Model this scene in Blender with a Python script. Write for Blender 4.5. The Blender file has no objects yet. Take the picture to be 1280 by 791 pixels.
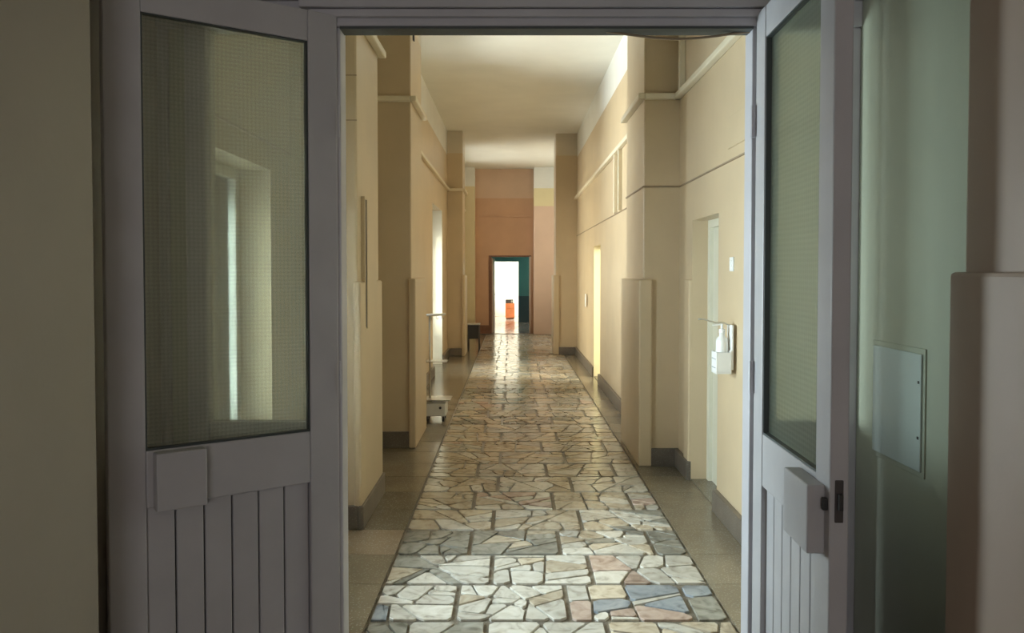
import bpy, bmesh, math, random
from mathutils import Vector, Matrix

# ------------------------------------------------------------------ camera, world, light
scn = bpy.context.scene
COL = scn.collection
EYE = 1.63
cam_d = bpy.data.cameras.new('camera'); cam = bpy.data.objects.new('camera', cam_d); COL.objects.link(cam)
cam.location = (0, 0, EYE)
PITCH = math.radians(1.6)
cam.rotation_euler = (math.pi/2 - PITCH, 0, 0)
cam_d.sensor_width = 36.0; cam_d.lens = 28.125
cam_d.shift_y = -27.6/1280
cam_d.clip_start = 0.05
scn.camera = cam
w = bpy.data.worlds.new('world'); scn.world = w; w.use_nodes = True
w.node_tree.nodes['Background'].inputs[0].default_value = (0.75, 0.85, 1.0, 1)
w.node_tree.nodes['Background'].inputs[1].default_value = 0.6
scn.view_settings.view_transform = 'Standard'; scn.view_settings.look = 'None'
scn.view_settings.gamma = 1.0; scn.view_settings.use_curve_mapping = False
scn.view_settings.exposure = 0.8

def area(name, loc, direction, sx, sy, power, color):
    d = bpy.data.lights.new(name, 'AREA'); d.shape = 'RECTANGLE'; d.size = sx; d.size_y = sy
    d.energy = power; d.color = color
    o = bpy.data.objects.new(name, d); COL.objects.link(o); o.location = loc
    o.rotation_euler = Vector(direction).to_track_quat('-Z', 'Y').to_euler()
    return o
# daylight outside each window, plus added fills (size: along the wall, up)
W1 = (3.45, 4.65, 0.55, 2.22)      # y0,y1,z0,z1 of the window beside the doorway
W2 = (8.5, 10.2, 0.95, 4.25)     # window behind the second pilaster
W3 = (12.6, 14.2, 0.0, 2.72)       # glazed balcony door
W4 = (17.2, 19.9, 0.95, 4.2)      # window near the far end
area('daylight_a', (-1.78, (W1[0]+W1[1])/2, (W1[2]+W1[3])/2), (1, 0, 0), 1.67, 1.2, 165, (0.84, 0.94, 1.0))
area('daylight_b', (-1.66, (W2[0]+W2[1])/2, (W2[2]+W2[3])/2), (1, 0, 0), 3.3, 1.7, 230, (0.97, 0.97, 0.95))
area('daylight_c', (-1.66, (W3[0]+W3[1])/2, 1.40), (1, 0, 0), 2.6, 1.6, 150, (1.0, 0.90, 0.74))
area('daylight_d', (-1.66, (W4[0]+W4[1])/2, (W4[2]+W4[3])/2), (1, 0, 0), 3.2, 2.7, 150, (1.0, 0.93, 0.84))
W5 = (22.6, 24.6, 0.9, 2.5); W6 = (26.9, 29.2, 0.8, 2.5)  # unseen windows, added to light the lobby and the white room
area('fill_white_room', (-2.45, 28.05, 1.65), (1, 0, 0), 1.7, 2.3, 420, (1.0, 0.95, 0.88))  # added fill, brightens the white room from out of view
W7 = (9.0, 11.2, 0.9, 2.7)
area('daylight_g', (4.6, 10.1, 1.8), (-1, 0, 0), 1.8, 2.2, 520, (1.0, 0.92, 0.74))
area('fill_lobby', (-1.95, 23.6, 1.7), (1, 0, 0), 1.6, 2.0, 45, (0.95, 0.97, 0.95))  # added fill for the teal lobby, source out of view
area('fill_hall', (-0.1, -3.9, 1.9), (0, 1, 0.0), 1.4, 1.4, 18, (1.0, 0.97, 0.95))  # added weak fill behind the camera; its wall opening is made up too

# ------------------------------------------------------------------ materials
def nodes(name):
    m = bpy.data.materials.new(name); m.use_nodes = True
    nt = m.node_tree
    return m, nt, nt.nodes['Principled BSDF']
def paint(name, col, rough=0.45, var=0.06, scale=3.0, bump=0.05, bscale=60.0, metallic=0.0, spec=0.5, bands=None, speck=None):
    """painted / plain surface: soft tone variation + fine relief; bands=[(z, colour)...] paint bands by height"""
    m, nt, b = nodes(name); N = nt.nodes; L = nt.links
    tc = N.new('ShaderNodeNewGeometry')
    n = N.new('ShaderNodeTexNoise'); n.inputs['Scale'].default_value = scale; n.inputs['Detail'].default_value = 4
    L.new(tc.outputs['Position'], n.inputs['Vector'])
    mp = N.new('ShaderNodeMapRange'); mp.inputs[1].default_value = 0.3; mp.inputs[2].default_value = 0.7
    mp.inputs[3].default_value = 1 - var; mp.inputs[4].default_value = 1 + var
    L.new(n.outputs['Fac'], mp.inputs[0])
    base = N.new('ShaderNodeRGB'); base.outputs[0].default_value = (*col, 1)
    cur = base.outputs[0]
    if bands:
        sp = N.new('ShaderNodeSeparateXYZ'); L.new(tc.outputs['Position'], sp.inputs[0])
        for z, c in bands:
            g = N.new('ShaderNodeMath'); g.operation = 'GREATER_THAN'; g.inputs[1].default_value = z
            L.new(sp.outputs['Z'], g.inputs[0])
            mx = N.new('ShaderNodeMix'); mx.data_type = 'RGBA'
            L.new(g.outputs[0], mx.inputs[0]); L.new(cur, mx.inputs[6]); mx.inputs[7].default_value = (*c, 1)
            cur = mx.outputs[2]
    if speck:
        sc, th, c = speck
        v = N.new('ShaderNodeTexVoronoi'); v.inputs['Scale'].default_value = sc
        L.new(tc.outputs['Position'], v.inputs['Vector'])
        g = N.new('ShaderNodeMath'); g.operation = 'LESS_THAN'; g.inputs[1].default_value = th
        L.new(v.outputs['Distance'], g.inputs[0])
        mx = N.new('ShaderNodeMix'); mx.data_type = 'RGBA'
        L.new(g.outputs[0], mx.inputs[0]); L.new(cur, mx.inputs[6]); mx.inputs[7].default_value = (*c, 1)
        cur = mx.outputs[2]
    mul = N.new('ShaderNodeVectorMath'); mul.operation = 'MULTIPLY'
    L.new(cur, mul.inputs[0]); L.new(mp.outputs[0], mul.inputs[1])
    L.new(mul.outputs[0], b.inputs['Base Color'])
    b.inputs['Roughness'].default_value = rough; b.inputs['Metallic'].default_value = metallic
    b.inputs['Specular IOR Level'].default_value = spec
    if bump:
        n2 = N.new('ShaderNodeTexNoise'); n2.inputs['Scale'].default_value = bscale; n2.inputs['Detail'].default_value = 3
        L.new(tc.outputs['Position'], n2.inputs['Vector'])
        bp = N.new('ShaderNodeBump'); bp.inputs['Strength'].default_value = bump; bp.inputs['Distance'].default_value = 0.01
        L.new(n2.outputs['Fac'], bp.inputs['Height']); L.new(bp.outputs[0], b.inputs['Normal'])
    return m
def marble(name, c1, c2, vein, rough=0.14):
    m, nt, b = nodes(name); N = nt.nodes; L = nt.links
    tc = N.new('ShaderNodeNewGeometry'); oi = N.new('ShaderNodeObjectInfo')
    n = N.new('ShaderNodeTexNoise'); n.inputs['Scale'].default_value = 9; n.inputs['Detail'].default_value = 6; n.inputs['Distortion'].default_value = 1.5
    L.new(tc.outputs['Position'], n.inputs['Vector'])
    r = N.new('ShaderNodeValToRGB')
    r.color_ramp.elements[0].position = 0.30; r.color_ramp.elements[0].color = (*vein, 1)
    r.color_ramp.elements[1].position = 0.66; r.color_ramp.elements[1].color = (*c1, 1)
    e = r.color_ramp.elements.new(0.45); e.color = (*c2, 1)
    L.new(n.outputs['Fac'], r.inputs[0])
    mp = N.new('ShaderNodeMapRange'); mp.inputs[3].default_value = 0.74; mp.inputs[4].default_value = 1.05
    L.new(oi.outputs['Random'], mp.inputs[0])
    mul = N.new('ShaderNodeVectorMath'); mul.operation = 'MULTIPLY'
    L.new(r.outputs[0], mul.inputs[0]); L.new(mp.outputs[0], mul.inputs[1])
    L.new(mul.outputs[0], b.inputs['Base Color'])
    n2 = N.new('ShaderNodeTexNoise'); n2.inputs['Scale'].default_value = 25
    L.new(tc.outputs['Position'], n2.inputs['Vector'])
    mr = N.new('ShaderNodeMapRange'); mr.inputs[3].default_value = rough - 0.06; mr.inputs[4].default_value = rough + 0.10
    L.new(n2.outputs['Fac'], mr.inputs[0]); L.new(mr.outputs[0], b.inputs['Roughness'])
    bp = N.new('ShaderNodeBump'); bp.inputs['Strength'].default_value = 0.03; bp.inputs['Distance'].default_value = 0.01
    L.new(n2.outputs['Fac'], bp.inputs['Height']); L.new(bp.outputs[0], b.inputs['Normal'])
    return m
def patterned_glass(name, tint, grid=375.0, clear=0.6, haze=0.22, gl=0.10):
    """moulded glass: clear + blurred transmission + soft gloss, small square relief"""
    m = bpy.data.materials.new(name); m.use_nodes = True; nt = m.node_tree; N = nt.nodes; L = nt.links
    N.remove(N['Principled BSDF']); out = N['Material Output']
    tc = N.new('ShaderNodeTexCoord'); sp = N.new('ShaderNodeSeparateXYZ'); L.new(tc.outputs['Object'], sp.inputs[0])
    hs = []
    for ax in ('X', 'Z'):
        a = N.new('ShaderNodeMath'); a.operation = 'MULTIPLY'; a.inputs[1].default_value = grid*2*math.pi/4.5
        L.new(sp.outputs[ax], a.inputs[0])
        s = N.new('ShaderNodeMath'); s.operation = 'SINE'; L.new(a.outputs[0], s.inputs[0]); hs.append(s)
    h = N.new('ShaderNodeMath'); h.operation = 'ADD'; L.new(hs[0].outputs[0], h.inputs[0]); L.new(hs[1].outputs[0], h.inputs[1])
    bp = N.new('ShaderNodeBump'); bp.inputs['Strength'].default_value = 0.2; bp.inputs['Distance'].default_value = 0.002
    L.new(h.outputs[0], bp.inputs['Height'])
    mr = N.new('ShaderNodeMapRange'); mr.inputs[1].default_value = -2; mr.inputs[2].default_value = 2
    mr.inputs[3].default_value = 0.91; mr.inputs[4].default_value = 1.0; L.new(h.outputs[0], mr.inputs[0])
    tcol = N.new('ShaderNodeVectorMath'); tcol.operation = 'MULTIPLY'; tcol.inputs[0].default_value = tint
    L.new(mr.outputs[0], tcol.inputs[1])
    t = N.new('ShaderNodeBsdfTransparent'); L.new(tcol.outputs[0], t.inputs[0])
    tr = N.new('ShaderNodeBsdfTranslucent'); L.new(tcol.outputs[0], tr.inputs[0]); L.new(bp.outputs[0], tr.inputs['Normal'])
    g = N.new('ShaderNodeBsdfGlossy'); g.inputs['Roughness'].default_value = 0.12; L.new(bp.outputs[0], g.inputs['Normal'])
    m1 = N.new('ShaderNodeMixShader'); m1.inputs[0].default_value = haze; L.new(t.outputs[0], m1.inputs[1]); L.new(tr.outputs[0], m1.inputs[2])
    m2 = N.new('ShaderNodeMixShader'); m2.inputs[0].default_value = gl; L.new(m1.outputs[0], m2.inputs[1]); L.new(g.outputs[0], m2.inputs[2])
    L.new(m2.outputs[0], out.inputs['Surface'])
    return m
def clear_glass(name, tint):
    m = bpy.data.materials.new(name); m.use_nodes = True; nt = m.node_tree; N = nt.nodes; L = nt.links
    N.remove(N['Principled BSDF']); out = N['Material Output']
    t = N.new('ShaderNodeBsdfTransparent'); t.inputs[0].default_value = (*tint, 1)
    g = N.new('ShaderNodeBsdfGlossy'); g.inputs['Roughness'].default_value = 0.03
    f = N.new('ShaderNodeFresnel'); f.inputs[0].default_value = 1.45
    m2 = N.new('ShaderNodeMixShader'); L.new(f.outputs[0], m2.inputs[0]); L.new(t.outputs[0], m2.inputs[1]); L.new(g.outputs[0], m2.inputs[2])
    L.new(m2.outputs[0], out.inputs['Surface'])
    return m

CREAM = (0.60, 0.473, 0.31); WHITE = (0.80, 0.79, 0.74)
M = {}
M['cream'] = paint('cream_oil_paint', CREAM, 0.38, 0.05, 2.0, 0.05, 40, bands=[(3.88, WHITE)])
M['cream_plain'] = paint('cream_oil_paint_pilaster', CREAM, 0.38, 0.05, 2.0, 0.05, 40, bands=[(3.92, (0.62, 0.55, 0.44))])
M['ceiling'] = paint('ceiling_whitewash', (0.80, 0.77, 0.68), 0.8, 0.04, 1.5, 0.05)
M['terrazzo'] = paint('terrazzo', (0.235, 0.195, 0.135), 0.2, 0.14, 3.0, 0.02, 80, speck=(70, 0.28, (0.32, 0.29, 0.23)))
M['terrazzo_pink'] = paint('terrazzo_pinkish', (0.38, 0.30, 0.22), 0.2, 0.10, 4.0, 0.02, 80, speck=(70, 0.28, (0.5, 0.44, 0.36)))
M['terrazzo_dark'] = paint('terrazzo_dark', (0.19, 0.165, 0.12), 0.2, 0.10, 4.0, 0.02, 80, speck=(70, 0.28, (0.3, 0.28, 0.24)))
M['skirting'] = paint('skirting_terrazzo', (0.15, 0.125, 0.10), 0.35, 0.15, 6.0, 0.03, 80, speck=(90, 0.25, (0.22, 0.20, 0.18)))
M['grout'] = paint('mosaic_grout', (0.15, 0.13, 0.10), 0.35, 0.2, 20.0, 0.08, 120, speck=(120, 0.3, (0.27, 0.24, 0.20)))
M['m_white'] = marble('marble_white', (0.78, 0.75, 0.68), (0.66, 0.62, 0.54), (0.42, 0.38, 0.32))
M['m_cream'] = marble('marble_cream', (0.70, 0.62, 0.49), (0.58, 0.49, 0.37), (0.36, 0.30, 0.22))
M['m_grey'] = marble('marble_grey', (0.40, 0.39, 0.34), (0.30, 0.29, 0.25), (0.18, 0.17, 0.14))
M['m_pink'] = marble('marble_pink', (0.66, 0.53, 0.45), (0.53, 0.40, 0.33), (0.34, 0.24, 0.19))
M['m_blue'] = marble('marble_blue', (0.46, 0.50, 0.54), (0.36, 0.40, 0.44), (0.22, 0.24, 0.27))
M['door_grey'] = paint('door_grey_paint', (0.46, 0.445, 0.46), 0.42, 0.06, 5.0, 0.06, 30)
M['frame_grey'] = paint('frame_grey_paint', (0.52, 0.505, 0.54), 0.45, 0.06, 5.0, 0.06, 30)
M['gasket_and_shade'] = paint('dark_gasket_and_shade', (0.05, 0.06, 0.06), 0.5, 0.05)  # glazing beads and board backing, also the painted shade under the header
M['hall_wall'] = paint('hall_green_paint', (0.54, 0.55, 0.45), 0.5, 0.05, 2.5, 0.05, 40)
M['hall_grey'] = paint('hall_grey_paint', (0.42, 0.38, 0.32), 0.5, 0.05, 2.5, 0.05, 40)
M['hall_pil'] = paint('hall_beige_paint', (0.50, 0.385, 0.31), 0.5, 0.05, 2.5, 0.05, 40)
M['panel_white'] = paint('panel_white_enamel', (0.62, 0.68, 0.68), 0.4, 0.03)
M['white'] = paint('white_enamel', (0.80, 0.79, 0.74), 0.35, 0.03)
M['white_plastic'] = paint('white_plastic', (0.82, 0.82, 0.80), 0.35, 0.02, bump=0)
M['conduit'] = paint('conduit_cream', (0.74, 0.66, 0.50), 0.4, 0.03)
M['cable'] = paint('cable_brown', (0.30, 0.22, 0.14), 0.5, 0.05)
M['black'] = paint('black_plastic', (0.03, 0.03, 0.03), 0.4, 0.05)
M['dark_metal'] = paint('dark_metal', (0.10, 0.09, 0.09), 0.35, 0.05, metallic=0.6)
M['steel'] = paint('steel', (0.55, 0.53, 0.48), 0.3, 0.04, metallic=0.8)
M['peach'] = paint('peach_paint', (0.58, 0.345, 0.21), 0.45, 0.05, 2.0, 0.05, bands=[(3.58, (0.64, 0.45, 0.32))])
M['pink_pil'] = paint('pink_pilaster_paint', (0.70, 0.51, 0.39), 0.4, 0.04, 2.0, 0.05, bands=[(3.34, (0.75, 0.66, 0.40)), (3.80, WHITE)])
M['cream_pil'] = paint('cream_pilaster_paint', (0.70, 0.60, 0.38), 0.4, 0.04, 2.0, 0.05, bands=[(3.85, WHITE)])
M['teal'] = paint('teal_paint', (0.17, 0.37, 0.33), 0.5, 0.05, 2.0, 0.05)
M['slate'] = paint('slate_oil_paint', (0.11, 0.145, 0.15), 0.45, 0.05, 2.0, 0.05)
M['room_white'] = paint('room_white_paint', (0.85, 0.82, 0.74), 0.6, 0.02)
M['orange'] = paint('orange_laminate', (0.75, 0.24, 0.09), 0.4, 0.08, 8)
M['brown'] = paint('brown_wood', (0.20, 0.09, 0.05), 0.45, 0.15, 12)
M['door_cream'] = paint('door_cream_paint', (0.76, 0.73, 0.60), 0.4, 0.04)
M['yellow_jamb'] = paint('yellow_jamb_paint', (0.84, 0.75, 0.50), 0.4, 0.03)
M['pglass'] = patterned_glass('patterned_glass', (0.96, 0.98, 0.94))
M['pglass_dull'] = patterned_glass('patterned_glass_dull', (0.86, 0.90, 0.86), 300.0, haze=0.40, gl=0.10)
M['glass'] = clear_glass('window_glass', (0.92, 0.96, 0.95))

# ------------------------------------------------------------------ mesh helpers
class MB:
    def __init__(self): self.v = []; self.f = []
    def box(self, x0, x1, y0, y1, z0, z1):
        i = len(self.v)
        x0, x1 = min(x0, x1), max(x0, x1); y0, y1 = min(y0, y1), max(y0, y1); z0, z1 = min(z0, z1), max(z0, z1)
        self.v += [(x0,y0,z0),(x1,y0,z0),(x1,y1,z0),(x0,y1,z0),(x0,y0,z1),(x1,y0,z1),(x1,y1,z1),(x0,y1,z1)]
        self.f += [tuple(i+k for k in q) for q in ((3,2,1,0),(4,5,6,7),(0,1,5,4),(1,2,6,5),(2,3,7,6),(3,0,4,7))]
        return self
    def prism(self, pts, z0, z1, ch=0.0):
        """vertical prism over a convex ccw outline; ch = chamfer of the top rim"""
        n = len(pts); i = len(self.v)
        self.v += [(x, y, z0) for x, y in pts]
        if ch:
            self.v += [(x, y, z1-ch) for x, y in pts]
            cx = sum(p[0] for p in pts)/n; cy = sum(p[1] for p in pts)/n
            tp = []
            for x, y in pts:
                d = math.hypot(x-cx, y-cy) or 1; k = max(0, 1-1.3*ch/d); tp.append((cx+(x-cx)*k, cy+(y-cy)*k))
            self.v += [(x, y, z1) for x, y in tp]; rings = 3
        else:
            self.v += [(x, y, z1) for x, y in pts]; rings = 2
        for r in range(rings-1):
            a = i+r*n; b = a+n
            for k in range(n): self.f.append((a+k, a+(k+1) % n, b+(k+1) % n, b+k))
        t = i+(rings-1)*n
        self.f.append(tuple(t+k for k in range(n))); self.f.append(tuple(i+k for k in reversed(range(n))))
        return self
    def tube(self, path, r, seg=8, caps=True):
        pts = [Vector(p) for p in path]; n = len(pts); i = len(self.v)
        for k, p in enumerate(pts):
            rr = r[k] if isinstance(r, (list, tuple)) else r
            t = (pts[min(k+1, n-1)]-pts[max(k-1, 0)]).normalized()
            up = Vector((0, 0, 1)) if abs(t.z) < 0.95 else Vector((1, 0, 0))
            a = t.cross(up).normalized(); b = a.cross(t)
            for s in range(seg):
                an = 2*math.pi*s/seg; q = p+a*math.cos(an)*rr+b*math.sin(an)*rr; self.v.append(tuple(q))
        for k in range(n-1):
            for s in range(seg):
                A = i+k*seg+s; B = i+k*seg+(s+1) % seg
                self.f.append((A, A+seg, B+seg, B))
        if caps:
            self.f.append(tuple(i+s for s in range(seg))); self.f.append(tuple(i+(n-1)*seg+s for s in reversed(range(seg))))
        return self
    def lathe(self, prof, cx=0, cy=0, seg=16):
        i = len(self.v); n = len(prof)
        for r, z in prof:
            for s in range(seg):
                a = 2*math.pi*s/seg; self.v.append((cx+r*math.cos(a), cy+r*math.sin(a), z))
        for k in range(n-1):
            for s in range(seg):
                A = i+k*seg+s; B = i+k*seg+(s+1) % seg; self.f.append((A, B, B+seg, A+seg))
        self.f.append(tuple(i+s for s in reversed(range(seg)))); self.f.append(tuple(i+(n-1)*seg+s for s in range(seg)))
        return self
    def build(self, name, mat, parent=None, bevel=0.0, smooth=False, origin=None):
        me = bpy.data.meshes.new(name)
        vs = self.v if origin is None else [(x-origin[0], y-origin[1], z-origin[2]) for x, y, z in self.v]
        me.from_pydata(vs, [], self.f); me.update()
        bm = bmesh.new(); bm.from_mesh(me); bmesh.ops.recalc_face_normals(bm, faces=bm.faces); bm.to_mesh(me); bm.free()
        me.materials.append(M[mat])
        if smooth: me.polygons.foreach_set('use_smooth', [True]*len(me.polygons))
        o = bpy.data.objects.new(name, me); COL.objects.link(o)
        if origin is not None: o.location = origin
        if parent is not None: o.parent = parent
        if bevel:
            b = o.modifiers.new('bevel', 'BEVEL'); b.width = bevel; b.segments = 2; b.limit_method = 'ANGLE'
        return o
def tag(o, label, cat, group=None, kind=None):
    o['label'] = label; o['category'] = cat
    if group: o['group'] = group
    if kind: o['kind'] = kind
    return o
def empty(name, loc=(0, 0, 0), rz=0.0):
    o = bpy.data.objects.new(name, None); COL.objects.link(o); o.location = loc; o.rotation_euler = (0, 0, rz)
    o.empty_display_size = 0.1
    return o
def sbox(*a): return MB().box(*a)

def holes(mb, fixed, a0, a1, z0, z1, ops):
    """wall slab between a0..a1 (along), z0..z1 with openings; fixed(mb, a0,a1,z0,z1) emits one box"""
    ops = sorted([o for o in ops if o[1] > a0 and o[0] < a1])
    cur = a0
    for (b0, b1, c0, c1) in ops:
        if b0 > cur: fixed(mb, cur, b0, z0, z1)
        if c0 > z0: fixed(mb, b0, b1, z0, min(c0, z1))
        if c1 < z1: fixed(mb, b0, b1, max(c1, z0), z1)
        cur = b1
    if cur < a1: fixed(mb, cur, a1, z0, z1)

# ------------------------------------------------------------------ setting: plan of the corridor
CEIL = 4.35; FAR = 21.2; PART = 2.54
LP = [(-1.4,2.62),(-1.4,5.05),(-.975,5.05),(-.975,5.85),(-1.4,5.85),(-1.4,7.4),(-.93,7.4),(-.93,8.25),(-1.25,8.25),(-1.25,15.5),(-.95,15.5),(-.95,16.2),(-1.25,16.2),(-1.25,20.8)]
RP = [(1.4,2.62),(1.4,6.7),(1.10,6.7),(1.10,7.7),(1.28,7.7),(1.28,15.8),(.86,15.8),(.86,16.5),(1.28,16.5),(1.28,20.8)]
D1 = (5.43, 6.22, 0.0, 2.03)     # right wall doors
D2 = (11.6, 12.42, 0.0, 2.03)
LOPS = [W1, W2, W3, W4]; ROPS = [D1, D2]

def strip(mb, prof, side, z0, z1, t, ops=(), extra=0.0, skip=()):
    """slab of thickness t hugging the plan outline on its room side"""
    s = 1 if side == 'L' else -1
    for k in range(len(prof)-1):
        if k in skip: continue
        (x0, y0), (x1, y1) = prof[k], prof[k+1]
        if abs(x0-x1) < 1e-6:
            # convex corners: extend along the wall
            prev = prof[k-1] if k else None; nxt = prof[k+2] if k+2 < len(prof) else None
            a0 = y0 - (t if prev and (prev[0]-x0)*s < 0 else 0)
            a1 = y1 + (t if nxt and (nxt[0]-x1)*s < 0 else 0)
            def fx(m, a, b, c, d, x0=x0): m.box(x0 - s*extra, x0+s*t, a, b, c, d)
            holes(mb, fx, a0, a1, z0, z1, list(ops))
        else:
            going_in = (x1-x0)*s > 0          # face looks toward the doorway (camera side)
            ya, yb = (y0-t, y0+extra) if going_in else (y0-extra, y0+t)
            mb.box(min(x0, x1), max(x0, x1), ya, yb, z0, z1)

def build_wall(side, prof, ops, name, label):
    s = 1 if side == 'L' else -1
    mb = MB()
    for k in range(len(prof)-1):
        (x0, y0), (x1, y1) = prof[k], prof[k+1]
        if abs(x0-x1) < 1e-6 and abs(x0) > 1.2:
            def fx(m, a, b, c, d, x0=x0): m.box(x0, x0-s*0.30, a, b, c, d)
            holes(mb, fx, y0-0.02, y1+0.02, 0.0, CEIL, ops)
    root = mb.build(name, 'cream'); tag(root, label, 'wall', kind='structure')
    for k in range(len(prof)-1):
        (x0, y0), (x1, y1) = prof[k], prof[k+1]
        if abs(x0-x1) < 1e-6 and abs(x0) <= 1.2:
            deep = s*-1.5
            pl = MB().box(x0, deep, y0, y1, 0, CEIL).build('pilaster', 'cream_plain', root, bevel=0.012)
            g = .042 if (side == 'R' or y0 > 7) else .022
            MB().box(x0+s*g, x0-s*(.07 if side == 'R' else .025), y0-g, y1+g, 0.0, 1.57).build('corner_guard', 'cream_plain', pl, bevel=.014)
    if side == 'R': MB().box(1.377, 1.41, 6.225, 6.40, 0.0, 1.57).build('corner_guard', 'cream', root, bevel=.01)
    return root
wall_left = build_wall('L', LP, LOPS, 'wall_left', 'cream oil-painted corridor wall with pilasters and windows between them')
wall_right = build_wall('R', RP, ROPS, 'wall_right', 'cream oil-painted corridor wall with two room doors and hand sanitizer')
bb = MB(); strip(bb, LP, 'L', 0.0, 0.15, 0.036, [W3]); bl = bb.build('baseboard_left', 'skirting', bevel=0.006)
tag(bl, 'dark terrazzo baseboard running along the wall with the windows', 'baseboard', kind='structure')
bb = MB(); strip(bb, RP, 'R', 0.0, 0.15, 0.036, ROPS); br = bb.build('baseboard_right', 'skirting', bevel=0.006)
tag(br, 'dark terrazzo baseboard running along the wall with the room doors', 'baseboard', kind='structure')

# ceiling
ce = MB().box(-1.7, 1.7, 2.62, FAR+.2, CEIL, CEIL+.2).build('ceiling', 'ceiling')
tag(ce, 'high whitewashed ceiling of the long corridor', 'ceiling', kind='structure')

# ------------------------------------------------------------------ floor with broken-marble path
SL, SR = -0.676, 1.03            # edges of the marble path
fl = MB().box(-1.75, 1.75, -4.2, FAR, -0.25, -0.012).build('floor', 'grout')
tag(fl, 'terrazzo floor with a path of broken marble slabs down its middle', 'floor', kind='structure')
MB().box(-1.2, 1.2, -4.2, PART+.08, -0.012, 0.0).build('hall_floor', 'terrazzo', fl)
rnd = random.Random(7)
PITCHZ = 0.44; Z0 = 3.70
def clip(poly, p, n):
    """split a convex polygon by the line through p with normal n"""
    A, B = [], []
    for k in range(len(poly)):
        a, b = poly[k], poly[(k+1) % len(poly)]
        da = (a[0]-p[0])*n[0]+(a[1]-p[1])*n[1]; db = (b[0]-p[0])*n[0]+(b[1]-p[1])*n[1]
        (A if da >= 0 else B).append(a)
        if da*db < 0:
            t = da/(da-db); q = (a[0]+(b[0]-a[0])*t, a[1]+(b[1]-a[1])*t); A.append(q); B.append(q)
    return A, B
def parea(p): return 0.5*sum(p[k][0]*p[(k+1) % len(p)][1]-p[(k+1) % len(p)][0]*p[k][1] for k in range(len(p)))
def inset(poly, d):
    cur = poly
    for k in range(len(poly)):
        a, b = poly[k], poly[(k+1) % len(poly)]
        ex, ey = b[0]-a[0], b[1]-a[1]; l = math.hypot(ex, ey)
        if l < 1e-5: continue
        nx, ny = -ey/l, ex/l
        cur, _ = clip(cur, (a[0]+nx*d, a[1]+ny*d), (nx, ny))
        if len(cur) < 3: return None
    out = []
    for q in cur:
        if not out or math.hypot(q[0]-out[-1][0], q[1]-out[-1][1]) > 0.004: out.append(q)
    if len(out) < 3 or parea(out) < 0.0006: return None
    # knock off the corners a little, unevenly
    res = []
    for k in range(len(out)):
        a, b, c = out[k-1], out[k], out[(k+1) % len(out)]
        la = math.hypot(a[0]-b[0], a[1]-b[1]); lc = math.hypot(c[0]-b[0], c[1]-b[1])
        t = rnd.uniform(.012, .035)
        if min(la, lc) < .05 or rnd.random() < .25: res.append(b); continue
        t2 = rnd.uniform(.012, .035)
        res.append((b[0]+(a[0]-b[0])*t/la, b[1]+(a[1]-b[1])*t/la)); res.append((b[0]+(c[0]-b[0])*t2/lc, b[1]+(c[1]-b[1])*t2/lc))
    return res
def shatter(poly, target):
    todo = [poly]; done = []
    while todo:
        p = todo.pop()
        a = parea(p)
        if a < target*(0.45+rnd.random()*1.5): done.append(p); continue
        # cut across the longest extent
        xs = [q[0] for q in p]; ys = [q[1] for q in p]
        cx = sum(xs)/len(p); cy = sum(ys)/len(p)
        wx = max(xs)-min(xs); wy = (max(ys)-min(ys))*1.25
        ang = (0 if wx > wy else math.pi/2)+rnd.uniform(-0.65, 0.65)
        n = (math.cos(ang), math.sin(ang))
        A, B = clip(p, (cx+rnd.uniform(-.15, .15)*wx, cy+rnd.uniform(-.15, .15)*wy), n)
        if len(A) < 3 or len(B) < 3 or min(parea(A), parea(B)) < 0.0015: done.append(p)
        else: todo += [A, B]
    return done
THEME = {(-1, 0): 'wwg', (0, 0): 'Bwww', (0, 1): 'wwwc', (0, 2): 'pbbwwc', (0, 3): 'gb', (1, 2): 'wwwwwp', (1, 1): 'wwwc', (1, 0): 'wwgc', (2, 0): 'ggg', (2, 1): 'ggc', (2, 2): 'wgcw', (2, 3): 'ggw'}
MATS = {'w': 'm_white', 'c': 'm_cream', 'g': 'm_grey', 'p': 'm_pink', 'b': 'm_blue', 'B': 'm_blue'}
count = 0; rest = {}
rows = int((FAR-3.26)/PITCHZ)
for r in range(-1, rows-1):
    y0 = Z0+PITCHZ*r; y1 = min(y0+PITCHZ, FAR)
    xs = [SL, -.112, .45, SR] if r % 2 else [SL, -.265, .29, .85, SR]
    xs = [xs[0]]+[x+rnd.uniform(-.02, .02) for x in xs[1:-1]]+[xs[-1]]
    for c in range(len(xs)-1):
        slab = [(xs[c]+.007, y0+.010), (xs[c+1]-.007, y0+.010), (xs[c+1]-.007, y1-.010), (xs[c]+.007, y1-.010)]
        th = THEME.get((r, c)) or ('ggcg' if r in (11, 16) else None) or rnd.choice(['wwc', 'wcc', 'wwcc', 'ccw', 'cccw', 'wwcg', 'wwcp', 'ggcc', 'wwwc'])
        pcs = shatter(slab, 0.027)
        if th[0] == 'B': pcs.sort(key=lambda p: min(q[0] for q in p))
        for k, p in enumerate(pcs):
            q = inset(p, 0.0062)
            if not q: continue
            mat = 'm_blue' if (th[0] == 'B' and k == 0) else MATS[rnd.choice([t for t in th if t != 'B'])]
            hgt = rnd.uniform(-0.002, 0.001)
            if count < 300:
                cx = sum(a[0] for a in q)/len(q); cy = sum(a[1] for a in q)/len(q)
                MB().prism(q, -0.012, hgt, 0.0018).build('stone', mat, fl, origin=(cx, cy, 0)); count += 1
            else:
                rest.setdefault(mat, MB()).prism(q, -0.012, 0.0)
for mat, mb in rest.items():
    o = mb.build('stone_paving', mat, fl); o['kind'] = 'stuff'
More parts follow.
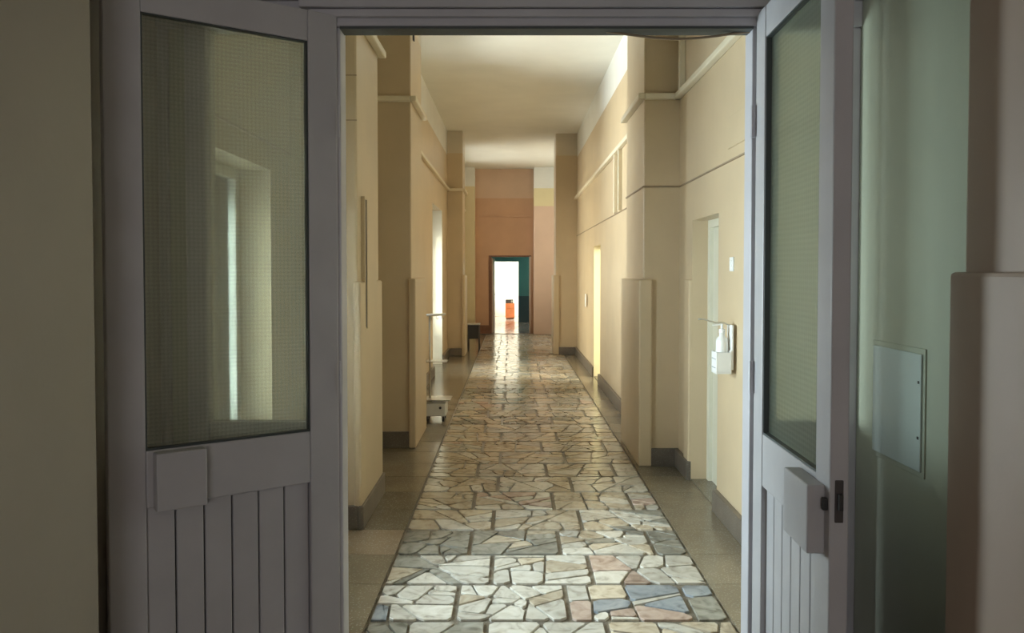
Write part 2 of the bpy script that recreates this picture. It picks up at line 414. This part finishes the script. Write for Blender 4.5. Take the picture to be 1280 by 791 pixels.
# plain terrazzo slabs either side of the path
for r in range(-3, rows-1):
    y0 = Z0+PITCHZ*r; y1 = min(y0+PITCHZ, FAR)
    if y1 < PART+.08: continue
    y0 = max(y0, PART+.09)
    for (xa, xb) in ((-1.6, SL), (SR, 1.72)):
        mt = 'terrazzo'
        if xa < 0 and r == 3: mt = 'terrazzo_dark'
        elif xa < 0 and r == 2: mt = 'terrazzo_pink'
        elif rnd.random() < .18: mt = 'terrazzo_dark'
        dz = rnd.uniform(-.0008, .0008)
        MB().box(xa+.003, xb-.003, y0+.0015, y1-.0015, -0.012, dz).build('floor_slab', mt, fl, origin=((xa+xb)/2, (y0+y1)/2, 0))
    if r < -1:
        MB().box(SL+.003, SR-.003, y0+.003, y1-.003, -0.012, 0).build('floor_slab', 'terrazzo', fl)

# ------------------------------------------------------------------ far end: peach wall, teal lobby, white room
mb = MB()
def fy(m, a, b, c, d): m.box(a, b, FAR, FAR+.2, c, d)
holes(mb, fy, -1.5, 1.5, 0, CEIL, [(-.567, .48, 0, 2.05)])
wf = mb.build('wall_far', 'peach'); tag(wf, 'peach wall closing the corridor with an open doorway in it', 'wall', kind='structure')
MB().box(.567, 1.5, 20.8, FAR, 0, CEIL).build('pilaster', 'pink_pil', wf, bevel=.012)
MB().box(-1.5, -.97, 20.8, FAR, 0, CEIL).build('pilaster', 'cream_pil', wf, bevel=.012)
MB().box(-.97, -.567, FAR-.03, FAR, 0, .22).build('skirting', 'brown', wf)
MB().box(-.97, .567, FAR-.035, FAR, 3.09, 3.13).build('picture_rail', 'peach', wf)
lob = MB()
holes(lob, lambda m, a, b, c, d: m.box(-1.7, -1.5, a, b, c, d), FAR+.2, 26.2, 0, 3, [W5]); lob.box(1.0, 1.2, FAR+.2, 26.2, 0, 3); lob.box(-1.7, 1.2, FAR+.2, 26.2, 3, 3.1)
def fl2(m, a, b, c, d): m.box(a, b, 26.0, 26.15, c, d)
holes(lob, fl2, -1.5, 1.0, 0, 3.0, [(-.64, .21, 0, 1.97)])
lo = lob.build('wall_lobby', 'teal'); tag(lo, 'teal walls of the lobby seen through the far doorway', 'wall', kind='structure')
dd = MB(); holes(dd, lambda m, a, b, c, d: m.box(a, b, 25.98, 26.0, c, d), -1.5, 1.0, 0, .85, [(-.64, .21, 0, 1.97)])
dd.box(.98, 1.0, FAR+.2, 26.0, 0, .85); dd.build('wainscot', 'slate', lo)
rm = MB(); holes(rm, lambda m, a, b, c, d: m.box(-2.3, -2.0, a, b, c, d), 26.15, 29.7, 0, 2.9, [W6])
rm = rm.box(-2.0, 2.0, 29.6, 29.7, 0, 2.9).box(2.0, 2.1, 26.15, 29.7, 0, 2.9).box(-2.1, 2.1, 26.15, 29.7, 2.9, 3.0).box(-2.1, -.64, 26.15, 26.2, 0, 2.9).box(.21, 2.1, 26.15, 26.2, 0, 2.9).box(-.64, .21, 26.15, 26.2, 1.97, 2.9)
rm = rm.build('wall_room', 'room_white'); tag(rm, 'bright white walls of the room beyond the teal lobby', 'wall', kind='structure')
f2 = MB().box(-2.1, 2.1, FAR, 29.7, -.25, 0).build('floor_lobby', 'm_pink'); tag(f2, 'pinkish polished floor of the lobby and the white room', 'floor', kind='structure')

# ------------------------------------------------------------------ hall on the camera's side of the doorway
def hall_wall(side, name, label):
    s = -1 if side == 'L' else 1
    xw = -1.12 if side == 'L' else 1.10
    ye = 1.93 if side == 'L' else 1.78
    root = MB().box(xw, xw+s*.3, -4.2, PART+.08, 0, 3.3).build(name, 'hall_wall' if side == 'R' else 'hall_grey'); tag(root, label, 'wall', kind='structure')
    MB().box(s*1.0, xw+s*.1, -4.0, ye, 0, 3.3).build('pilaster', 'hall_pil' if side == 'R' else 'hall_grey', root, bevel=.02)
    if side == 'R': MB().box(s*.982, s*1.005, -4.0, ye+.02, 0, 1.63).build('wainscot', 'hall_pil' if side == 'R' else 'hall_wall', root, bevel=.01)
    return root
hall_wall('L', 'wall_hall_left', 'grey-green painted hall wall behind the wide-open door leaf')
hall_wall('R', 'wall_hall_right', 'pale green hall wall with a white hatch and beige pilaster')
hb = MB().box(-1.4, -.8, -4.2, -4.0, 0, 3.3).box(.6, 1.4, -4.2, -4.0, 0, 3.3).box(-.8, .6, -4.2, -4.0, 0, 1.2).box(-.8, .6, -4.2, -4.0, 2.6, 3.3).build('wall_hall_back', 'hall_wall')
tag(hb, 'plain hall wall behind the viewer with an added opening for fill light', 'wall', kind='structure')
hc = MB().box(-1.42, 1.4, -4.2, PART+.08, 3.3, 3.4).build('ceiling_hall', 'ceiling'); tag(hc, 'whitewashed ceiling of the hall before the doors', 'ceiling', kind='structure')

# ------------------------------------------------------------------ door partition: frame, sidelights, two leaves
JL, JR = -0.54, 0.757
HL, HR = -1.12, 1.10
tr = empty('trim_1', (0.1, PART, 0)); tag(tr, 'grey painted door frame with sidelights around the double doors', 'door frame', kind='structure')
tr.matrix_world  # base point
def tpart(name, mat, bevel, *boxes):
    mb = MB()
    for b in boxes: mb.box(*b)
    o = mb.build(name, mat, tr, bevel=bevel); o.location = (-0.1, -PART, 0); return o
for x0, x1 in ((JL-.06, JL), (JR, JR+.06), (HL, HL+.03), (HR-.03, HR)):
    tpart('jamb', 'frame_grey', .005, (x0, x1, PART, PART+.08, 0, 2.40))
tpart('post', 'frame_grey', .005, (-1.03, -.965, PART-.01, PART+.08, 0, 2.40))
tpart('header_beam', 'frame_grey', .004, (HL, HR, PART-.01, PART+.08, 2.40, 2.56))
tpart('header_shade_strip', 'gasket_and_shade', 0, (JL, JR, PART-.012, PART+.06, 2.392, 2.40))  # black strip added to paint shade onto the header's underside
tpart('header_lip', 'frame_grey', .002, (JL-.09, JR+.06, PART-.03, PART-.008, 2.425, 2.448))
tpart('header_moulding', 'frame_grey', .003, (JL-.12, JR+.09, PART-.045, PART-.008, 2.45, 2.475))
tpart('header_board', 'frame_grey', .003, (HL, HR, PART-.06, PART-.008, 2.478, 2.60))
tpart('overhead_panel', 'hall_wall', 0, (HL, HR, PART+.01, PART+.08, 2.56, 3.42), (-1.7, 1.7, PART+.0805, PART+.10, 2.56, CEIL), (-1.7, HL, PART+.02, PART+.10, 0, 2.56), (HR, 1.7, PART+.02, PART+.10, 0, 2.56))
for k, (x0, x1) in enumerate(((-.965, JL-.06), (JR+.06, HR-.03))):
    tpart('sidelight_rail', 'frame_grey', .004, (x0, x1, PART+.005, PART+.06, 1.0, 1.15))
    tpart('sidelight_rail', 'frame_grey', .004, (x0, x1, PART+.005, PART+.06, 0, .14))
    tpart('sidelight_board', 'door_grey', .003, (x0, x1, PART+.025, PART+.045, .14, 1.0))
    tpart('sidelight_pane', 'pglass', 0, (x0, x1, PART+.03, PART+.035, 1.15, 2.40))
tpart('side_board', 'hall_wall', 0, (HL+.03, -1.03, PART+.02, PART+.06, 0, 2.40))

def leaf(name, hinge, d, sgn, label, gm='pglass'):
    """sgn=+1: the seen face looks to local +y"""
    W, T, H = .662, .045, 2.43
    root = empty(name, (hinge[0], hinge[1], 0), math.atan2(d[1], d[0])); tag(root, label, 'door', kind='structure')
    def B(n, mat, x0, x1, y0, y1, z0, z1, bev=.004, par=root):
        return MB().box(x0, x1, sgn*y0, sgn*y1, z0, z1).build(n, mat, par, bevel=bev)
    B('stile', 'door_grey', 0, .095, -T, 0, .02, H); B('stile', 'door_grey', W-.095, W, -T, 0, .02, H)
    B('top_rail', 'door_grey', .095, W-.095, -T, -.002, 2.335, H)
    mid = B('lock_rail', 'door_grey', .095, W-.095, -T, -.002, .978, 1.138)
    B('bottom_rail', 'door_grey', .095, W-.095, -T, -.002, .02, .17)
    pane = B('pane', gm, .095, W-.095, -.026, -.021, 1.138, 2.335, 0)
    for z0, z1 in ((1.138, 1.144), (2.331, 2.335)):
        B('glazing_bead', 'gasket_and_shade', .095, W-.095, -.020, -.004, z0, z1, 0)
    for x0, x1 in ((.095, .100), (W-.099, W-.095)):
        B('glazing_bead', 'gasket_and_shade', x0, x1, -.020, -.004, 1.138, 2.335, 0)
    n = 6; w0 = (W-.19)/n
    for k in range(n):
        B('board', 'door_grey', .095+k*w0+.0022, .095+(k+1)*w0-.0022, -.034, -.016, .17, .978, .004)
    B('board_backing', 'gasket_and_shade', .095, W-.095, -.040, -.036, .17, .978, 0)
    return root, B, W, T, mid
ll, B, W, T, mid = leaf('door_1', (JL-.005, 2.515), (-.81, -.586), 1, 'grey door leaf with patterned glass swung back against the grey-green wall')
B('handle_block', 'door_grey', W-.245, W-.112, -.001, .045, .975, 1.135, .004, ll)
for z in (.4, 1.3, 2.1): MB().tube([(0.0, .008, z-.05), (0.0, .008, z+.05)], .004).build('hinge', 'frame_grey', ll)
rl, B, W, T, mid = leaf('door_2', (JR+.005, 2.515), (-.032, -1.0), -1, 'pale lit grey door leaf with patterned glass beside the white wall hatch', 'pglass_dull')
B('handle_block', 'door_grey', W-.21, W-.03, -.001, .042, .960, 1.125, .004, rl)
lk = MB().box(W-.001, W+.004, .012, .032, 1.045, 1.145).build('lock_plate', 'dark_metal', rl, bevel=.003)
MB().box(W+.004, W+.016, .016, .028, 1.075, 1.115).build('latch_bolt', 'black', lk, bevel=.003)
MB().box(W-.02, W-.008, -.012, .001, 1.07, 1.10).build('keyhole_cover', 'black', rl, bevel=.003)
for z in (.4, 1.3, 2.1): MB().tube([(0.0, -.008, z-.05), (0.0, -.008, z+.05)], .008).build('hinge', 'frame_grey', rl)

# loose cable sagging under the frame head
pts = []
for k in range(21):
    t = k/20; x = .30+t*(JR-.30); pts.append((x, PART+.03, 2.398-.022*math.sin(math.pi*t)**1.3-.004))
tag(MB().tube(pts, .004, 6).build('sagging_cable', 'cable', smooth=True), 'thin brown cable sagging below the head of the door frame', 'cable')

# ------------------------------------------------------------------ windows on the left wall
def window(name, ops, x, label, n, kind='window', s=1):
    y0, y1, z0, z1 = ops
    root = empty(name, (x-s*.2, (y0+y1)/2, z0)); tag(root, label, kind, kind='structure')
    off = (-(x-s*.2), -(y0+y1)/2, -z0)
    def P(nm, mat, bev, *b):
        o = MB().box(*b).build(nm, mat, root, bevel=bev); o.location = off; return o
    xa, xb = x-s*.24, x-s*.18
    P('frame', 'white', .004, xa, xb, y0, y0+.06, z0, z1); P('frame', 'white', .004, xa, xb, y1-.06, y1, z0, z1)
    P('frame', 'white', .004, xa, xb, y0+.06, y1-.06, z1-.06, z1); P('frame', 'white', .004, xa, xb, y0+.06, y1-.06, z0, z0+.07)
    wd = (y1-y0-.12)/n
    for k in range(n):
        a = y0+.06+k*wd; b = a+wd
        if k: P('mullion', 'white', .004, xa, xb, a-.025, a+.025, z0+.07, z1-.06)
        P('pane', 'glass', 0, x-s*.212, x-s*.208, a+(.025 if k else 0), b-(.025 if k < n-1 else 0), z0+.07, z1-.06)
    if z0 > .1: P('sill', 'white', .006, x-s*.18, x+s*.06, y0-.04, y1+.04, z0-.03, z0)
    return root
window('window_1', W1, -1.4, 'white framed window glowing through the sidelight glass', 2)
window('window_2', W2, -1.25, 'tall white window hidden behind the pilaster by the trolley', 2)
window('window_3', W3, -1.25, 'glazed white balcony door past the wheeled stand', 2, 'balcony door')
w3 = bpy.data.objects['window_3']
o = MB().box(-1.43, -1.24, W3[1]-.012, W3[1]-.001, 0, W3[3]-.002).build('lit_reveal_lining', 'white', w3); o.location = (1.45, -(W3[0]+W3[1])/2, 0)  # added on the far reveal only; white paint stands in for light there
window('window_4', W4, -1.25, 'tall white window near the peach end wall', 3)

window('added_window_5', W5, -1.5, 'unseen white window added to light the teal lobby', 2)
window('added_window_6', W6, -2.0, 'unseen wide white window added to brighten the room with the orange cabinet', 3)

# ------------------------------------------------------------------ right-hand room doors
def room_door(name, ops, x, label, mat, depth, closed=True):
    y0, y1, z0, z1 = ops
    root = empty(name, (x+depth, (y0+y1)/2, 0)); tag(root, label, 'door', kind='structure')
    off = (-(x+depth), -(y0+y1)/2, 0)
    def P(nm, m, bev, *b):
        o = MB().box(*b).build(nm, m, root, bevel=bev); o.location = off; return o
    P('frame', mat, .004, x+depth, x+depth+.08, y0, y0+.06, 0, z1); P('frame', mat, .004, x+depth, x+depth+.08, y1-.06, y1, 0, z1)
    P('frame', mat, .004, x+depth, x+depth+.08, y0+.06, y1-.06, z1-.06, z1)
    if not closed:
        P('leaf', mat, .003, x+depth+.08, x+depth+.80, y1-.105, y1-.065, .01, z1-.065)
        P('handle', 'steel', .003, x+depth+.70, x+depth+.74, y1-.15, y1-.105, 1.0, 1.02)
        P('threshold', 'terrazzo_dark', 0, x, x+depth+.08, y0, y1, 0, .012)
        return root, P
    lf = P('leaf', mat, .003, x+depth+.03, x+depth+.07, y0+.06, y1-.06, .01, z1-.06)
    P('panel', mat, .004, x+depth+.022, x+depth+.035, y0+.15, y1-.15, 1.05, 1.85)
    P('panel', mat, .004, x+depth+.022, x+depth+.035, y0+.15, y1-.15, .2, .9)
    P('handle', 'steel', .003, x+depth-.02, x+depth+.03, y0+.08, y0+.10, 1.0, 1.02)
    P('threshold', 'terrazzo_dark', 0, x-.0, x+depth+.08, y0, y1, 0, .012)
    return root, P
r1, P = room_door('door_3', D1, 1.4, 'off-white room door in the reveal next to the hand sanitizer', 'door_cream', .12)
for z in (1.62, .5): P('hinge', 'dark_metal', .001, 1.505, 1.52, 5.50, 5.515, z-.055, z+.055)
r2, P = room_door('door_4', D2, 1.28, 'yellowish room door standing open between the two pilasters beyond the sanitizer', 'yellow_jamb', .22, False)
o = MB().box(1.27, 1.50, D2[1]-.014, D2[1]-.001, 0, D2[3]-.002).build('lit_reveal_lining', 'yellow_jamb', r2)  # added lining, paler than the wall: the jamb's light put into its colour
o.location = (-1.50, -(D2[0]+D2[1])/2, 0)
sr = MB()
sr.box(1.58, 4.2, 13.6, 13.7, 0, 3.2).box(1.58, 4.2, 8.4, 8.5, 0, 3.2).box(1.58, 4.2, 8.5, 13.6, 3.2, 3.3)
holes(sr, lambda m, a, b, c, d: m.box(4.2, 4.4, a, b, c, d), 8.4, 13.7, 0, 3.2, [W7])
sr = sr.build('wall_side_room', 'room_white'); tag(sr, 'pale walls of the side room behind the open yellowish door', 'wall', kind='structure')
fr = MB().box(1.58, 4.4, 8.4, 13.7, -.2, 0).build('floor_side_room', 'terrazzo'); tag(fr, 'terrazzo floor of the side room behind the open yellowish door', 'floor', kind='structure')
window('window_7', W7, 4.2, 'white window of the side room behind the open yellowish door', 2, s=-1)

# ------------------------------------------------------------------ conduits and cables along the walls
def run(prof, side, z, h, t, name, mat, label, skip, cat='conduit'):
    mb = MB(); strip(mb, prof, side, z, z+h, t, skip=skip)
    return mb.build(name, mat, wall_left if side == 'L' else wall_right, bevel=min(h, t)*.2)
run(LP, 'L', 3.19, .05, .055, 'wiring_conduit', 'conduit', 'cream wiring conduit wrapping the pilasters above the wheeled stand', (0, 1, 13))
run(RP, 'R', 3.06, .05, .055, 'wiring_conduit', 'conduit', 'cream wiring conduit wrapping the wall above the room doors', (5, 6, 7, 8))
run(RP, 'R', 2.335, .012, .012, 'surface_cable', 'cable', 'thin brown cable run along the wall just above the room doors', (5, 6, 7, 8), 'cable')
run(LP[:2], 'L', 2.36, .014, .014, 'surface_cable', 'cable', 'thin brown cable above the window seen through the sidelight', (), 'cable')
tag(MB().box(1.352, 1.400, 6.50, 6.56, 3.11, CEIL).build('riser_conduit', 'conduit', bevel=.006), 'upright cream conduit rising in the corner beside the big pilaster', 'conduit')
tag(MB().box(1.235, 1.28, 9.35, 9.40, 2.347, 3.06).build('riser_conduit', 'conduit', bevel=.006), 'short upright cream conduit above the cable just past the big pilaster', 'conduit')
tag(MB().box(1.235, 1.28, 9.75, 9.80, 2.347, 3.06).build('riser_conduit', 'conduit', bevel=.006), 'second short upright cream conduit between its twin and the yellowish door', 'conduit')
tag(MB().box(-.932, -.915, 7.55, 7.60, 3.80, 4.2).build('cable_drop', 'black', bevel=.004), 'short dark cable duct high on the pilaster behind the fuse cabinet', 'cable')

for z in (2.58, 2.86): MB().box(-1.4, -.974, 5.047, 5.051, z, z+.006).build('plaster_joint', 'cable', wall_left)

# ------------------------------------------------------------------ wall fittings
hx = 1.10
p = empty('wall_hatch', (hx, 2.27, 1.2)); tag(p, 'white metal inspection hatch on the pale green hall wall', 'hatch')
def H(nm, mat, bev, *b):
    o = MB().box(*b).build(nm, mat, p, bevel=bev); o.location = (-hx, -2.27, -1.2); return o
H('frame', 'hall_wall', .001, hx-.004, hx, 2.115, 2.425, 1.078, 1.425)
H('cover', 'panel_white', .002, hx-.009, hx-.004, 2.128, 2.412, 1.093, 1.41)
for y, z in ((2.135, 1.33), (2.135, 1.18)): H('screw', 'dark_metal', .001, hx-.011, hx-.009, y, y+.008, z, z+.008)

p = empty('fuse_cabinet', (-.93, 5.5, 1.3)); tag(p, 'flush cream fuse cabinet with open dark slit on the nearest pilaster', 'cabinet')
def H(nm, mat, bev, *b):
    o = MB().box(*b).build(nm, mat, p, bevel=bev); o.location = (.93, -5.5, -1.3); return o
H('body', 'dark_metal', 0, -.975, -.949, 5.215, 5.235, 1.27, 2.10)
H('door', 'cream', .002, -.975, -.945, 5.235, 5.60, 1.26, 2.10)
H('frame', 'cream', .002, -.975, -.952, 5.185, 5.215, 1.24, 2.12)

p = empty('sanitizer_dispenser', (1.378, 5.02, 1.1)); tag(p, 'white elbow-lever hand sanitizer dispenser with bottle on the cream wall', 'dispenser')
def LB(nm, mat, mb, par=None, **k):
    o = mb.build(nm, mat, par or p, **k)
    if par is None: o.location = (-1.378, -5.02, -1.1)
    return o
LB('bracket', 'white_plastic', MB().box(1.366, 1.379, 4.965, 5.075, 1.02, 1.30).box(1.27, 1.366, 4.96, 5.08, .995, 1.008).box(1.358, 1.366, 4.96, 5.08, 1.0, 1.14).box(1.27, 1.28, 4.96, 5.08, 1.0, 1.13).box(1.28, 1.36, 4.96, 4.968, 1.0, 1.13).box(1.28, 1.36, 5.072, 5.08, 1.0, 1.13), bevel=.003)
LB('bottle', 'white_plastic', MB().lathe([(.036, 1.009), (.038, 1.02), (.038, 1.19), (.034, 1.21), (.018, 1.228), (.018, 1.25)], 1.32, 5.02, 16), smooth=True)
LB('pump', 'white_plastic', MB().lathe([(.020, 1.25), (.020, 1.272), (.008, 1.275), (.008, 1.305)], 1.32, 5.02, 12).tube([(1.32, 5.02, 1.302), (1.26, 5.02, 1.296)], .006))
LB('lever', 'steel', MB().tube([(1.372, 5.02, 1.295), (1.33, 5.02, 1.312), (1.28, 5.02, 1.312), (1.20, 5.02, 1.335), (1.17, 5.02, 1.335)], .005), smooth=True)
for z in (1.03, 1.085): LB('label_strip', 'm_blue', MB().box(1.268, 1.2705, 4.975, 5.065, z, z+.004))

def switch(name, x, y, z, h, wd, label, nx=-1):
    r = empty(name, (x, y, z)); tag(r, label, 'switch')
    MB().box(0, nx*.010, -wd/2, wd/2, -h/2, h/2).build('plate', 'white_plastic', r, bevel=.003)
    MB().box(nx*.010, nx*.016, -wd/4, wd/4, -h/4, h/4).build('rocker', 'white_plastic', r, bevel=.002)
    return r
switch('light_switch', 1.4, 5.08, 1.68, .09, .08, 'white light switch just above the sanitizer dispenser')
switch('light_switch', 1.258, 13.6, 1.15, .22, .16, 'pale switch box on the wall past the yellowish door')
switch('light_switch', 1.078, 7.35, 1.0, .16, .1, 'pale double switch on the side of the big pilaster')
tag(MB().box(1.388, 1.40, 4.72, 5.18, 2.42, 2.62).build('vent_cover', 'cream', bevel=.003), 'cream painted vent cover above the cable over the sanitizer', 'vent cover')

# ------------------------------------------------------------------ wheeled stand by the pilaster
p = empty('wheeled_stand', (-.83, 8.8, 0)); tag(p, 'tall white medical stand on castors with hooked top bar', 'medical stand')
def S(nm, mat, mb, par=None, **k): return mb.build(nm, mat, par or p, **k)
S('base_box', 'white', MB().box(-.13, .11, -.14, .14, .06, .20), bevel=.012)
S('control_knob', 'black', MB().lathe([(.014, 0), (.014, .012), (.010, .016)], 0, 0, 12)).matrix_local = Matrix.Translation((.05, -.14, .155)) @ Matrix.Rotation(math.pi/2, 4, 'X')
S('tray', 'steel', MB().box(-.13, .16, -.15, .15, .232, .242), bevel=.004)
S('tray_support', 'steel', MB().tube([(-.075, 0, .2), (-.075, 0, .235)], .02))
S('pole', 'steel', MB().tube([(-.075, 0, .24), (-.075, 0, 1.15)], .011), smooth=True)
S('mid_shelf', 'steel', MB().box(-.12, .12, -.10, .10, .645, .653), bevel=.002)
tb = S('top_bar', 'white', MB().tube([(-.12, 0, 1.155), (.10, 0, 1.165)], .014, 10), smooth=True)
for x in (-.06, .0, .06):
    S('hook', 'steel', MB().tube([(x, 0, 1.15), (x, -.005, 1.12), (x+.012, -.01, 1.11), (x+.022, -.01, 1.125)], .004, 6), tb)
for sx in (-.10, .08):
    for sy in (-.11, .11):
        wl = S('castor', 'black', MB().tube([(sx-.012, sy, .03), (sx+.012, sy, .03)], .03, 14))
        MB().box(sx-.016, sx+.016, sy-.008, sy+.008, .03, .062).build('fork', 'steel', wl, bevel=.002)

# ------------------------------------------------------------------ dark stool-table beyond the pilaster
p = empty('side_table', (-.79, 16.55, 0)); tag(p, 'small dark table on thin legs beside the farther pilaster', 'table')
S('tabletop', 'steel', MB().box(-.13, .13, -.2, .2, .545, .565), bevel=.004)
S('drawer_box', 'black', MB().box(-.11, .10, -.18, .18, .26, .545), bevel=.004)
for sx in (-.11, .11):
    for sy in (-.17, .17): S('leg', 'dark_metal', MB().tube([(sx, sy, 0), (sx, sy, .545)], .011), smooth=True)

# ------------------------------------------------------------------ far doorway leaf, orange cabinet, dark box
p = empty('door_5', (-.545, FAR+.21, 0), math.radians(88)); tag(p, 'pinkish white door leaf standing open in the peach doorway', 'door', kind='structure')
S('leaf', 'pink_pil', MB().box(0, .85, -.04, 0, .01, 2.0), bevel=.004)
S('handle', 'dark_metal', MB().box(.76, .80, -.055, 0, 1.0, 1.02), bevel=.003)
df = empty('trim_2', (-.04, FAR, 0)); tag(df, 'brown wooden frame of the doorway in the peach wall', 'door frame', kind='structure')
MB().box(-.527-.05, -.527+.03, -.02, .2, 0, 2.05).build('jamb', 'brown', df, bevel=.004)
MB().box(.52-.02, .52+.03, -.02, .2, 0, 2.05).build('jamb', 'pink_pil', df, bevel=.004)
MB().box(-.577, .55, -.02, .2, 2.03, 2.07).build('head', 'brown', df, bevel=.004)
p = empty('bedside_cabinet', (-.07, 27.75, 0)); tag(p, 'orange bedside cabinet standing in the bright white room', 'cabinet')
S('body', 'orange', MB().box(-.16, .16, -.17, .2, .05, .55), bevel=.006)
S('door', 'orange', MB().box(-.15, .15, -.185, -.17, .07, .36), bevel=.004)
S('drawer', 'orange', MB().box(-.15, .15, -.185, -.17, .38, .53), bevel=.004)
S('plinth', 'brown', MB().box(-.14, .14, -.14, .18, 0, .05))
p = empty('radio_set', (-.09, 27.75, .55)); tag(p, 'dark box-shaped radio standing on the orange cabinet', 'radio')
S('case', 'black', MB().box(-.13, .13, -.10, .10, 0, .13), bevel=.008)
S('speaker_grille', 'dark_metal', MB().box(-.11, .04, -.108, -.10, .02, .11), bevel=.002)
S('dial', 'steel', MB().box(.055, .11, -.106, -.10, .03, .10), bevel=.002)
